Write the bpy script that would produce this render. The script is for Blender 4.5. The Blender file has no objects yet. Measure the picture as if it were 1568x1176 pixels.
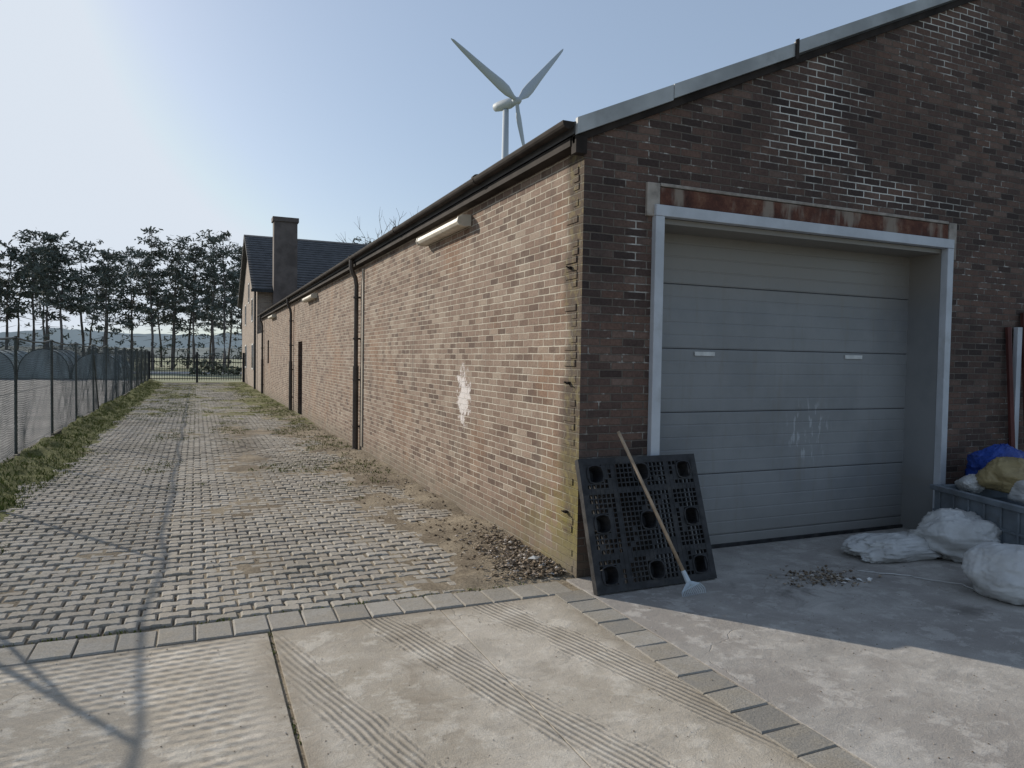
import bpy, math, random
from mathutils import Vector, Matrix, noise, Quaternion
random.seed(7)
S=bpy.context.scene
rad=math.radians

# ---------------------------------------------------------------- node helper
class NT:
    def __init__(s,name,rough=0.9,spec=0.3,metal=0.0):
        s.m=bpy.data.materials.new(name); s.m.use_nodes=True
        s.t=s.m.node_tree; s.b=s.t.nodes['Principled BSDF']
        s.b.inputs['Roughness'].default_value=rough
        s.b.inputs['Metallic'].default_value=metal
        s.b.inputs['Specular IOR Level'].default_value=spec
    def n(s,typ,**k):
        nd=s.t.nodes.new(typ)
        for a,v in k.items(): setattr(nd,a,v)
        return nd
    def l(s,a,b): s.t.links.new(a,b)
    def setin(s,sock,v):
        if isinstance(v,bpy.types.NodeSocket): s.l(v,sock)
        else: sock.default_value=v
    def pos(s): return s.n('ShaderNodeNewGeometry').outputs['Position']
    def sep(s,v):
        q=s.n('ShaderNodeSeparateXYZ'); s.l(v,q.inputs[0]); return q.outputs
    def comb(s,x,y,z):
        q=s.n('ShaderNodeCombineXYZ')
        for i,v in enumerate((x,y,z)): s.setin(q.inputs[i],v)
        return q.outputs[0]
    def math(s,op,a,b=0.0,c=None,clamp=False):
        q=s.n('ShaderNodeMath',operation=op); q.use_clamp=clamp
        s.setin(q.inputs[0],a); s.setin(q.inputs[1],b)
        if c is not None: s.setin(q.inputs[2],c)
        return q.outputs[0]
    def noise(s,scale,vec=None,detail=4,rough=0.55,dist=0.0):
        q=s.n('ShaderNodeTexNoise'); q.inputs['Scale'].default_value=scale
        q.inputs['Detail'].default_value=detail; q.inputs['Roughness'].default_value=rough
        q.inputs['Distortion'].default_value=dist
        s.l(vec if vec is not None else s.pos(),q.inputs['Vector']); return q.outputs['Fac']
    def ss(s,v,a,b,lo=0.0,hi=1.0):
        q=s.n('ShaderNodeMapRange',interpolation_type='SMOOTHSTEP')
        s.setin(q.inputs['Value'],v)
        q.inputs['From Min'].default_value=a; q.inputs['From Max'].default_value=b
        q.inputs['To Min'].default_value=lo; q.inputs['To Max'].default_value=hi
        return q.outputs[0]
    def mix(s,f,a,b,bt='MIX'):
        q=s.n('ShaderNodeMix',data_type='RGBA',blend_type=bt)
        s.setin(q.inputs[0],f)
        for i,v in ((6,a),(7,b)):
            if isinstance(v,(tuple,list)): q.inputs[i].default_value=(*v[:3],1)
            else: s.l(v,q.inputs[i])
        return q.outputs[2]
    def ramp(s,f,stops):
        q=s.n('ShaderNodeValToRGB'); s.setin(q.inputs[0],f)
        e=q.color_ramp.elements
        while len(e)<len(stops): e.new(0.5)
        for i,(p,c) in enumerate(stops): e[i].position=p; e[i].color=(*c[:3],1)
        return q.outputs[0]
    def bump(s,h,strength=0.5,dist=0.01,normal=None):
        q=s.n('ShaderNodeBump'); q.inputs['Strength'].default_value=strength
        q.inputs['Distance'].default_value=dist; s.l(h,q.inputs['Height'])
        if normal is not None: s.l(normal,q.inputs['Normal'])
        return q.outputs[0]
    def ell(s,P,i,j,ci,cj,ri,rj):
        a=s.math('DIVIDE',s.math('SUBTRACT',P[i],ci),ri); b=s.math('DIVIDE',s.math('SUBTRACT',P[j],cj),rj)
        return s.math('SQRT',s.math('ADD',s.math('MULTIPLY',a,a),s.math('MULTIPLY',b,b)))
    def out(s,col,normal=None,rough=None):
        if isinstance(col,(tuple,list)): s.b.inputs['Base Color'].default_value=(*col[:3],1)
        else: s.l(col,s.b.inputs['Base Color'])
        if normal is not None: s.l(normal,s.b.inputs['Normal'])
        if rough is not None: s.l(rough,s.b.inputs['Roughness'])
        return s.m

def simple(name,c,rough=0.6,metal=0.0,var=0.25,sc=6.0,bmp=0.15,spec=0.3,dirt=None):
    M=NT(name,rough,spec,metal)
    f=M.noise(sc,detail=6)
    c2=tuple(x*(1-var) for x in c); c3=tuple(min(1,x*(1+var*0.6)) for x in c)
    col=M.mix(M.ss(f,0.3,0.7),c2,c3)
    if dirt:
        g=M.noise(sc*0.35,detail=8,rough=0.7)
        col=M.mix(M.ss(g,0.5,0.68,0,0.8),col,dirt)
    nb=M.bump(M.noise(sc*8,detail=4),bmp,0.004)
    return M.out(col,nb)

# ---------------------------------------------------------------- mesh helper
class MB:
    def __init__(s): s.v=[]; s.f=[]; s.mi=[]
    def add(s,vs,fs,mi=0):
        o=len(s.v); s.v+= [tuple(v) for v in vs]
        for f in fs: s.f.append(tuple(i+o for i in f)); s.mi.append(mi)
    def box(s,x0,x1,y0,y1,z0,z1,mi=0,M=None):
        vs=[Vector(p) for p in ((x0,y0,z0),(x1,y0,z0),(x1,y1,z0),(x0,y1,z0),(x0,y0,z1),(x1,y0,z1),(x1,y1,z1),(x0,y1,z1))]
        if M is not None: vs=[M@v for v in vs]
        s.add(vs,[(0,3,2,1),(4,5,6,7),(0,1,5,4),(1,2,6,5),(2,3,7,6),(3,0,4,7)],mi)
    def prism_y(s,pts,y0,y1,mi=0):
        n=len(pts)
        vs=[(x,y0,z) for x,z in pts]+[(x,y1,z) for x,z in pts]
        fs=[tuple(range(n)),tuple(range(2*n-1,n-1,-1))]+[(i,i+n,(i+1)%n+n,(i+1)%n) for i in range(n)]
        s.add(vs,fs,mi)
    def prism_x(s,pts,x0,x1,mi=0):
        n=len(pts)
        vs=[(x0,y,z) for y,z in pts]+[(x1,y,z) for y,z in pts]
        fs=[tuple(range(n)),tuple(range(2*n-1,n-1,-1))]+[(i,i+n,(i+1)%n+n,(i+1)%n) for i in range(n)]
        s.add(vs,fs,mi)
    def tube(s,path,rads,n=8,mi=0,cap=True):
        path=[Vector(p) for p in path]
        if not isinstance(rads,(list,tuple)): rads=[rads]*len(path)
        o=[]; 
        for i,p in enumerate(path):
            d=(path[min(i+1,len(path)-1)]-path[max(i-1,0)]).normalized()
            a=d.cross(Vector((0,0,1)))
            if a.length<1e-3: a=d.cross(Vector((1,0,0)))
            a.normalize(); b=d.cross(a)
            for k in range(n):
                t=2*math.pi*k/n
                o.append(p+(a*math.cos(t)+b*math.sin(t))*rads[i])
        fs=[]
        for i in range(len(path)-1):
            for k in range(n):
                fs.append((i*n+k,i*n+(k+1)%n,(i+1)*n+(k+1)%n,(i+1)*n+k))
        if cap:
            fs.append(tuple(range(n-1,-1,-1))); m=(len(path)-1)*n; fs.append(tuple(range(m,m+n)))
        s.add(o,fs,mi)
    def obj(s,name,mats,parent=None,bevel=0,smooth=False,fix=True):
        me=bpy.data.meshes.new(name); me.from_pydata(s.v,[],s.f)
        for m in mats: me.materials.append(m)
        me.polygons.foreach_set('material_index',s.mi)
        if smooth: me.polygons.foreach_set('use_smooth',[True]*len(s.f))
        me.update()
        if fix:
            import bmesh
            bm=bmesh.new(); bm.from_mesh(me); bmesh.ops.recalc_face_normals(bm,faces=bm.faces); bm.to_mesh(me); bm.free()
        ob=bpy.data.objects.new(name,me); S.collection.objects.link(ob)
        if parent: ob.parent=parent
        if bevel:
            md=ob.modifiers.new('b','BEVEL'); md.width=bevel; md.segments=2; md.limit_method='ANGLE'
        return ob
def empty(name):
    e=bpy.data.objects.new(name,None); S.collection.objects.link(e); return e
def fr(x,y,z=0,o=4): return noise.fractal(Vector((x,y,z)),1.0,2.0,o)

# ---------------------------------------------------------------- materials
def brick_mat(name,house=False):
    M=NT(name,0.92,0.2)
    g=M.n('ShaderNodeNewGeometry'); P=M.sep(g.outputs['Position']); Nn=M.sep(g.outputs['True Normal'])
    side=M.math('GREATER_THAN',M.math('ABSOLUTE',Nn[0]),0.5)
    u=M.math('ADD',M.math('MULTIPLY',P[1],side),M.math('MULTIPLY',P[0],M.math('SUBTRACT',1.0,side)))
    wob=M.math('MULTIPLY',M.math('SUBTRACT',M.noise(7.0,detail=4),0.5),0.014)
    uv=M.comb(M.math('ADD',u,wob),M.math('ADD',P[2],M.math('MULTIPLY',wob,0.8)),0.0)
    br=M.n('ShaderNodeTexBrick'); M.l(uv,br.inputs['Vector'])
    for k,v in (('Scale',1.0),('Mortar Size',0.0062),('Mortar Smooth',0.35),('Bias',0.0),('Brick Width',0.195),('Row Height',0.059)): br.inputs[k].default_value=v
    br.inputs['Color1'].default_value=(0,0,0,1); br.inputs['Color2'].default_value=(1,1,1,1); br.inputs['Mortar'].default_value=(.5,.5,.5,1)
    mort=br.outputs['Fac']
    if house:
        bc=M.ramp(br.outputs['Color'],[(0,(.20,.155,.13)),(.5,(.27,.21,.17)),(1,(.33,.27,.22))])
        col=M.mix(mort,bc,(.36,.34,.30))
        return M.out(col,M.bump(M.math('SUBTRACT',1.0,mort),0.5,0.006))
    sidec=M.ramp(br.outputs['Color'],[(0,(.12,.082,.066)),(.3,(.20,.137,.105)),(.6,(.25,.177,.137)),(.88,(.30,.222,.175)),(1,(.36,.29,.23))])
    gabc=M.ramp(br.outputs['Color'],[(0,(.065,.047,.042)),(.4,(.125,.083,.070)),(.75,(.17,.105,.082)),(1,(.20,.14,.115))])  # same brick as the side; dirt and shade put into a darker ramp
    big=M.noise(0.7,detail=5,rough=0.6)
    mid=M.noise(3.2,detail=6,rough=0.65)
    fine=M.noise(60,detail=4)
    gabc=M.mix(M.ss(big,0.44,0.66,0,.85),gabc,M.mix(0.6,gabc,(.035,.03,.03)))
    sidec=M.mix(M.ss(mid,0.45,0.7,0,0.5),sidec,(.34,.275,.215))
    sidec=M.mix(M.ss(big,0.50,0.64,0,0.5),sidec,(.31,.185,.115))
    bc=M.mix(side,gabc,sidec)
    bc=M.mix(0.55,bc,M.ramp(fine,[(0.3,(.4,.4,.4)),(0.7,(1,1,1))]),'MULTIPLY')
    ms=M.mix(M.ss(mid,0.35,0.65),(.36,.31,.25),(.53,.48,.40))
    r1=M.math('SUBTRACT',1.15,M.ell(P,0,2,4.75,3.65,.6,.65))
    r2=M.math('SUBTRACT',1.0,M.ell(P,0,2,5.6,3.12,1.3,.2))
    r3=M.math('SUBTRACT',0.9,M.ell(P,0,2,6.4,4.8,.9,.6))
    r4=M.math('SUBTRACT',0.5,M.ell(P,0,2,3.0,2.4,.3,.9))
    r=M.math('MAXIMUM',M.math('MAXIMUM',M.math('MAXIMUM',r1,r2),r3),r4)
    eff=M.ss(M.math('ADD',r,M.math('MULTIPLY',M.math('SUBTRACT',mid,0.5),2.6)),0.05,0.8)
    sc=M.ss(M.noise(9.0,detail=4,rough=0.7),0.52,0.66,0,0.75)
    eff=M.math('MAXIMUM',eff,M.math('MULTIPLY',sc,M.ss(big,0.35,0.6,.9,0.15)))
    mg=M.mix(eff,(.13,.11,.092),(.66,.64,.59))
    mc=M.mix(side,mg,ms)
    col=M.mix(mort,bc,mc)
    cd=M.math('ADD',P[1],M.math('MULTIPLY',M.math('SUBTRACT',mid,0.5),0.3))
    strip=M.math('MULTIPLY',M.ss(cd,4.80,4.98,1,0),side)
    col=M.mix(M.math('MULTIPLY',strip,0.78),col,M.mix(M.ss(M.noise(14,detail=5),0.48,0.62),(.06,.05,.038),(.14,.12,.06)))
    lowm=M.ss(M.math('ADD',P[2],M.math('MULTIPLY',M.math('SUBTRACT',P[1],4.7),0.75)),0.1,1.4,1,0)
    alg=M.math('MULTIPLY',M.math('MULTIPLY',lowm,side),M.ss(M.noise(5.0,detail=6,rough=0.7),0.36,0.62))
    col=M.mix(M.math('MULTIPLY',alg,0.8),col,(.20,.175,.045))
    base=M.math('MULTIPLY',M.ss(P[2],0.02,0.4,1,0),M.ss(mid,0.3,0.6,0.2,0.75))
    col=M.mix(base,col,(.17,.145,.11))
    st=M.noise(1.0,vec=M.comb(M.math('MULTIPLY',u,5.0),0.0,M.math('MULTIPLY',P[2],.5)),detail=5,rough=.7)
    col=M.mix(M.ss(st,.5,.72,0,.35),col,(.06,.05,.045))
    rr=M.ell(P,1,2,7.15,1.22,.27,.36)
    sp=M.ss(M.math('ADD',M.math('SUBTRACT',1.25,rr),M.math('MULTIPLY',M.math('SUBTRACT',M.noise(9,detail=7,rough=0.75),0.5),3.8)),0.45,0.8)
    sp=M.math('MULTIPLY',M.math('MULTIPLY',sp,side),M.ss(rr,1.0,1.6,1,0))
    col=M.mix(M.math('MULTIPLY',sp,.9),col,(.66,.62,.60))
    h=M.math('ADD',M.math('SUBTRACT',1.0,mort),M.math('MULTIPLY',M.noise(45,detail=5,rough=0.7),0.4))
    h=M.math('ADD',h,M.math('MULTIPLY',br.outputs['Color'],0.4))
    return M.out(col,M.bump(h,1.0,0.009))
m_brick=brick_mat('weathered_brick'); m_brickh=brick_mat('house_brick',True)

def concrete(name,base,dark,light,front=True):
    M=NT(name,0.88,0.2)
    P=M.pos(); q=M.sep(P)
    a=M.noise(0.9,detail=7,rough=0.65); b=M.noise(5,detail=9,rough=0.72); c=M.noise(150,detail=3,rough=0.8); d=M.noise(2.2,detail=8,rough=.75,dist=.6)
    col=M.mix(M.ss(a,0.35,0.65),dark,base)
    col=M.mix(M.ss(b,0.50,0.60,0,0.6),col,light)
    col=M.mix(M.ss(b,0.36,0.44,0.6,0),col,dark)
    col=M.mix(M.ss(d,.52,.60,0,.45),col,tuple(x*.66 for x in base))
    col=M.mix(0.65,col,M.ramp(c,[(0.3,(.5,.5,.5)),(0.62,(1,1,1))]),'MULTIPLY')
    vo=M.n('ShaderNodeTexVoronoi',feature='DISTANCE_TO_EDGE'); vo.inputs['Scale'].default_value=0.4
    wv=M.n('ShaderNodeVectorMath',operation='ADD'); M.l(P,wv.inputs[0])
    nn=M.n('ShaderNodeTexNoise'); nn.inputs['Scale'].default_value=2.5; nn.inputs['Detail'].default_value=8; M.l(P,nn.inputs['Vector'])
    sc=M.n('ShaderNodeVectorMath',operation='SCALE'); M.l(nn.outputs['Color'],sc.inputs[0]); sc.inputs['Scale'].default_value=0.5
    M.l(sc.outputs[0],wv.inputs[1]); M.l(wv.outputs[0],vo.inputs['Vector'])
    crack=M.math('MULTIPLY',M.ss(vo.outputs['Distance'],0.0,0.003,1,0),M.ss(b,0.46,0.56))
    col=M.mix(M.math('MULTIPLY',crack,0.4),col,(.13,.11,.085))
    h=M.math('ADD',M.math('MULTIPLY',b,1.3),M.math('MULTIPLY',c,0.35))
    h=M.math('ADD',h,M.math('MULTIPLY',d,.9))
    h=M.math('SUBTRACT',h,M.math('MULTIPLY',crack,.3))
    if front:
        jd=M.math('MINIMUM',M.math('ABSOLUTE',M.math('SUBTRACT',q[0],.395)),M.math('ABSOLUTE',M.math('SUBTRACT',q[1],4.36)))
        jd=M.math('MINIMUM',jd,M.math('ABSOLUTE',M.math('SUBTRACT',q[0],2.26)))
        jm=M.math('MULTIPLY',M.ss(jd,0.0,.18,1,0),M.ss(b,.36,.58))
        col=M.mix(M.math('MULTIPLY',jm,.7),col,(.22,.18,.13))
        # raked grooves in bands running up the slab
        ang=M.math('ADD',M.math('MULTIPLY',q[0],0.93),M.math('MULTIPLY',q[1],0.27))
        ang=M.math('ADD',ang,M.math('MULTIPLY',M.noise(1.5,detail=2),0.06))
        w=M.math('SINE',M.math('MULTIPLY',ang,190.0))
        band=M.math('SINE',M.math('MULTIPLY',ang,9.5))
        gm=M.ss(M.math('ADD',band,M.math('MULTIPLY',M.math('SUBTRACT',d,.5),3.0)),.25,.75)
        x2=M.math('ADD',M.math('MULTIPLY',q[0],0.35),q[1])
        w2=M.math('MULTIPLY',M.math('SINE',M.math('MULTIPLY',x2,85.0)),M.math('SINE',M.math('MULTIPLY',M.math('SUBTRACT',q[0],M.math('MULTIPLY',q[1],.35)),38.0)))
        g2=M.math('MULTIPLY',M.ss(q[0],0.05,0.40,1,0),M.ss(a,.42,.52))
        w=M.math('ADD',M.math('MULTIPLY',M.math('MULTIPLY',w,gm),M.ss(q[0],.3,.6)),M.math('MULTIPLY',M.math('MULTIPLY',w2,g2),1.2))
        h=M.math('ADD',h,M.math('MULTIPLY',w,0.55))
        col=M.mix(M.ss(w,-1.0,-.2,.45,0),col,(.22,.185,.14))
        # muddy wheel marks crossing to the alley
        tr=M.math('ABSOLUTE',M.math('SUBTRACT',M.math('SUBTRACT',q[0],M.math('MULTIPLY',M.math('SUBTRACT',q[1],3.2),.25)),1.0))
        tm=M.math('MULTIPLY',M.ss(tr,.08,.26,1,0),M.ss(d,.42,.62))
        col=M.mix(M.math('MULTIPLY',tm,.55),col,(.24,.20,.15))
    else:
        s1=M.math('SUBTRACT',1.0,M.ell(q,0,1,4.7,3.1,.30,.16)); s2=M.math('SUBTRACT',1.0,M.ell(q,0,1,4.0,3.9,.9,.35))
        s=M.ss(M.math('ADD',M.math('MAXIMUM',s1,M.math('MULTIPLY',s2,.5)),M.math('MULTIPLY',M.math('SUBTRACT',d,.5),3.0)),.2,.9)
        col=M.mix(M.math('MULTIPLY',s,.7),col,(.12,.108,.095))
    return M.out(col,M.bump(h,0.85,0.011))
m_conc=concrete('slab_concrete',(.52,.47,.40),(.38,.335,.27),(.62,.575,.50))  # front slabs, a warmer and paler mix than the apron
m_apron=concrete('apron_concrete',(.46,.435,.40),(.31,.285,.26),(.56,.53,.49),False)

def paver_mat(name,cols,dust):
    M=NT(name,0.9,0.2)
    g=M.n('ShaderNodeNewGeometry'); r=g.outputs['Random Per Island']
    q=M.sep(g.outputs['Position'])
    c=M.ramp(r,[(0,cols[0]),(.4,cols[1]),(.75,cols[2]),(1,cols[3])])
    b=M.noise(5,detail=7,rough=0.7); f=M.noise(90,detail=4,rough=0.75); a=M.noise(.5,detail=5)
    c=M.mix(M.ss(b,0.42,0.64,0,0.7),c,dust)
    c=M.mix(M.ss(a,0.47,0.62,0,0.45),c,tuple(x*.66 for x in dust))
    tr=M.math('SUBTRACT',1.0,M.ell(q,0,1,.75,14.0,.55,8.0))
    tm=M.ss(M.math('ADD',tr,M.math('MULTIPLY',M.math('SUBTRACT',M.noise(2.2,detail=6,rough=.7),.5),2.6)),.1,.9)
    c=M.mix(M.math('MULTIPLY',tm,.6),c,(.18,.15,.11))
    c=M.mix(0.65,c,M.ramp(f,[(0.3,(.45,.45,.45)),(0.65,(1,1,1))]),'MULTIPLY')
    return M.out(c,M.bump(M.math('ADD',b,M.math('MULTIPLY',f,0.5)),0.8,0.01))
m_paver=paver_mat('paver_concrete',((.29,.265,.23),(.38,.35,.305),(.44,.41,.36),(.35,.305,.25)),(.36,.32,.255))
m_border=paver_mat('border_paver_concrete',((.25,.235,.21),(.33,.31,.275),(.39,.365,.325),(.30,.27,.23)),(.32,.285,.23))

def soil_mat():
    M=NT('sandy_soil',0.97,0.1)
    q=M.sep(M.pos())
    a=M.noise(1.6,detail=8,rough=0.7); f=M.noise(40,detail=6,rough=0.75)
    c=M.mix(M.ss(a,0.35,0.65),(.16,.13,.095),(.32,.27,.20))
    c=M.mix(M.ss(f,0.52,0.68,0,0.6),c,(.42,.36,.28))
    c=M.mix(M.ss(f,0.32,0.44,0.7,0),c,(.08,.065,.048))
    left=M.ss(q[0],-1.9,-0.9,1,0); far=M.ss(q[1],9,24,0,0.75)
    gm=M.math('ADD',M.math('MAXIMUM',left,far),M.math('MULTIPLY',M.math('SUBTRACT',M.noise(1.1,detail=6,rough=0.7),0.5),2.2))
    c=M.mix(M.ss(gm,0.35,0.85,0,0.9),c,M.mix(M.ss(f,0.4,0.6),(.07,.085,.026),(.19,.19,.07)))
    return M.out(c,M.bump(M.math('ADD',f,a),1.0,0.02))
m_soil=soil_mat()

def ground_mat():
    M=NT('field_grass',0.95,0.1)
    a=M.noise(0.06,detail=6); b=M.noise(2.5,detail=8,rough=.7)
    c=M.mix(M.ss(a,0.4,0.6),(.20,.22,.13),(.32,.32,.23))
    c=M.mix(M.ss(b,0.4,0.65,0,0.5),c,(.15,.155,.10))
    return M.out(c,M.bump(b,0.6,0.05))
def asphalt_mat():
    M=NT('asphalt',0.85,0.3)
    a=M.noise(0.5,detail=6); b=M.noise(60,detail=5,rough=.75)
    c=M.mix(M.ss(a,0.35,0.65),(.17,.17,.17),(.27,.26,.25))
    c=M.mix(M.ss(b,0.45,0.65,0,0.6),c,(.30,.29,.27))
    return M.out(c,M.bump(b,0.6,0.008))
m_ground=ground_mat(); m_asph=asphalt_mat()

m_gutter=simple('gutter_zinc_dark',(.035,.029,.026),0.8,0.0,0.4,5,spec=.1)
m_trim=simple('verge_trim_grey',(.36,.375,.38),0.6,0.0,0.25,2.5,dirt=(.20,.20,.19))
m_frame=simple('door_frame_grey_paint',(.47,.495,.53),0.5,0,0.12,4,0.05,dirt=(.36,.37,.38))
m_tile=simple('roof_tile_dark',(.07,.07,.072),0.7,0,0.3,3)
m_pipe=simple('downpipe_brown',(.09,.072,.06),0.5,0,0.3,5)
m_zinc=simple('zinc_pipe',(.34,.30,.25),0.45,0,0.25,5)
m_lamp=simple('lamp_housing_cream',(.62,.57,.48),0.5,0,0.15,8,0.05,dirt=(.42,.37,.29))
def rust():
    M=NT('rusted_steel',0.85,0.2)
    q=M.sep(M.pos())
    a=M.noise(7,detail=8,rough=0.75); v=M.noise(1.8,vec=M.comb(M.math('MULTIPLY',q[0],2.0),0.0,M.math('MULTIPLY',q[2],.6)),detail=5)
    c=M.ramp(a,[(.3,(.04,.022,.018)),(.5,(.105,.043,.03)),(.62,(.16,.078,.05)),(.75,(.27,.21,.16))])
    c=M.mix(M.ss(v,0.5,0.60,0,0.8),c,(.28,.235,.19))
    return M.out(c,M.bump(a,0.8,0.006))
m_rust=rust()
m_cem=simple('lintel_cement',(.32,.285,.25),0.9,0,0.35,9,0.6,dirt=(.17,.135,.11))

def door_mat():
    M=NT('sectional_door_paint',0.42,0.35)
    q=M.sep(M.pos())
    a=M.noise(1.3,detail=6,rough=.6)
    st=M.noise(1.0,vec=M.comb(M.math('MULTIPLY',q[0],9.0),0.0,M.math('MULTIPLY',q[2],1.2)),detail=6,rough=.7)
    c=M.mix(M.ss(a,.35,.65),(.19,.197,.204),(.24,.246,.25))
    c=M.mix(M.ss(st,.5,.72,0,.5),c,(.195,.18,.16))
    c=M.mix(M.ss(q[2],2.0,2.5,0,.6),c,(.26,.225,.18))  # warm reflection on the top panel put into the colour
    c=M.mix(M.ss(q[2],.0,.6,.5,0),c,(.23,.215,.19))
    rr=M.ell(q,0,2,5.15,.98,.28,.30)
    sm=M.noise(1.0,vec=M.comb(M.math('MULTIPLY',q[0],22.0),0.0,M.math('MULTIPLY',q[2],6.0)),detail=4)
    sp=M.math('MULTIPLY',M.ss(sm,.54,.64),M.ss(rr,.6,1.2,1,0))
    c=M.mix(M.math('MULTIPLY',sp,.5),c,(.50,.52,.54))
    return M.out(c,M.bump(M.noise(220,detail=2),0.12,0.001),M.ss(a,.3,.7,.34,.52))
m_door=door_mat()
m_seam=simple('door_seam_dark',(.05,.05,.052),.7)
m_white=simple('white_label',(.62,.62,.60),0.5)
m_black=simple('black_plastic',(.024,.024,.026),0.55,0,0.5,14,0.2,dirt=(.06,.056,.052))
m_wood=simple('rake_wood',(.38,.28,.19),0.6,0,0.3,12)
m_rake=simple('rake_steel',(.5,.56,.6),0.45,0.2,0.15,12)
m_iron=simple('fence_green_steel',(.06,.072,.065),0.5,0.2,0.4,5)
m_gate=simple('gate_black_steel',(.025,.027,.03),0.5,0.2)
m_kerb=simple('kerb_dark_concrete',(.12,.105,.08),0.95,0,0.5,5,0.6,dirt=(.07,.08,.03))
m_turb=simple('turbine_grey',(.40,.44,.48),0.6,0,0.05)
m_bark=simple('pine_bark',(.15,.13,.12),0.95,0,0.3,3)
m_glass=NT('window_glass',0.1,0.5).out((.04,.045,.05))
m_win=simple('window_frame_white',(.6,.6,.58),0.5)

# ---------------------------------------------------------------- ground
mb=MB(); mb.add([(-2500,-500,-.09),(2500,-500,-.09),(2500,3000,-.09),(-2500,3000,-.09)],[(0,1,2,3)]); mb.obj('ground',[m_ground])
mb=MB(); mb.add([(-34,-8,-.055),(-2.45,-8,-.055),(-2.45,52,-.055),(-34,52,-.055)],[(0,1,2,3)]); mb.obj('asphalt_yard',[m_asph])
mb=MB(); mb.add([(-90,68,-.05),(90,68,-.05),(90,76,-.05),(-90,76,-.05)],[(0,1,2,3)]); mb.obj('road',[simple('pale_road',(.40,.39,.37),.9)])

mb=MB()
def slab(x0,x1,y0,y1,z=0.0,mi=0):
    mb.box(x0,x1,y0,y1,-.2,z,mi)
slab(-6,.385,-6,2.35,0.002); slab(-6,.381,2.362,4.34,0.0)
slab(.404,1.424,-6,4.35,0.001); slab(1.430,2.245,-6,4.345,-0.0005)
mb.obj('concrete_pavement',[m_conc],bevel=.003)
mb=MB(); slab(2.482,14,-6,4.636,0.0); slab(3.18,6.48,4.636,5.3,-.002)
mb.obj('concrete_apron',[m_apron],bevel=.003)
mb=MB(); mb.add([(-6,-6,-.012),(3,-6,-.012),(3,4.7,-.012),(-6,4.7,-.012)],[(0,1,2,3)]); mb.obj('joint_soil',[m_soil])

def block(mb,cx,cy,w,d,z,rz=0,tilt=.012,h=.06,bv=.008):
    M=Matrix.Translation((cx,cy,z))@Matrix.Rotation(rz,4,'Z')@Matrix.Rotation(random.gauss(0,tilt),4,'X')@Matrix.Rotation(random.gauss(0,tilt),4,'Y')
    a,b=w/2,d/2
    j=lambda:random.gauss(0,.0025)
    vs=[(-a,-b,-h),(a,-b,-h),(a,b,-h),(-a,b,-h),(-a,-b,-bv),(a,-b,-bv),(a,b,-bv),(-a,b,-bv),
        (-a+bv+j(),-b+bv+j(),0),(a-bv+j(),-b+bv+j(),0),(a-bv+j(),b-bv+j(),0),(-a+bv+j(),b-bv+j(),0)]
    fs=[(0,1,5,4),(1,2,6,5),(2,3,7,6),(3,0,4,7),(4,5,9,8),(5,6,10,9),(6,7,11,10),(7,4,8,11),(8,9,10,11)]
    mb.add([M@Vector(v) for v in vs],fs)
# interlocking H-shaped pavers
def hblock(mb,cx,cy,z,rz):
    w,d,n=.086,.052,.014; h=.06; bv=.009
    out=[(-w,-d),(-w*.45,-d),(-w*.3,-d+n),(w*.3,-d+n),(w*.45,-d),(w,-d),(w,d),(w*.45,d),(w*.3,d-n),(-w*.3,d-n),(-w*.45,d),(-w,d)]
    M=Matrix.Translation((cx,cy,z))@Matrix.Rotation(rz,4,'Z')@Matrix.Rotation(random.gauss(0,.016),4,'X')@Matrix.Rotation(random.gauss(0,.014),4,'Y')
    k=len(out); j=lambda:random.gauss(0,.0018)
    vs=[(x,y,-h) for x,y in out]+[(x,y,-bv) for x,y in out]+[(x*(1-bv/w)+j(),y*(1-bv/d)+j(),0) for x,y in out]
    fs=[]
    for i in range(k):
        i2=(i+1)%k; fs.append((i,i2,k+i2,k+i)); fs.append((k+i,k+i2,2*k+i2,2*k+i))
    o=2*k
    fs+=[(o+0,o+1,o+10,o+11),(o+1,o+2,o+9,o+10),(o+2,o+3,o+8,o+9),(o+3,o+4,o+7,o+8),(o+4,o+5,o+6,o+7)]
    mb.add([M@Vector(v) for v in vs],fs)
mb=MB()
y=4.72; row=0
while y<45:
    x=-2.25+(0.0925 if row%2 else 0)
    while x<2.5:
        z=.014*fr(x*.4,y*.4)+random.gauss(0,.003)
        if y<22: hblock(mb,x+random.gauss(0,.002),y+random.gauss(0,.003),z,random.gauss(0,.02))
        else: block(mb,x,y,.168,.104,z,random.gauss(0,.02),.014,bv=.010)
        x+=.185
    y+=.119; row+=1
mb.obj('paver_alley',[m_paver],fix=False)
mb=MB()
x=-2.3
while x<2.42:
    block(mb,x,4.50+.012*math.sin(x*2),.194,.26,.003+random.gauss(0,.003),random.gauss(0,.012),.010); x+=.2
y=4.28
while y>-3:
    block(mb,2.362,y,.225,.194,.002+random.gauss(0,.0015),random.gauss(0,.008),.006,bv=.006); y-=.2
mb.obj('paver_border',[m_border],fix=False)

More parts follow.
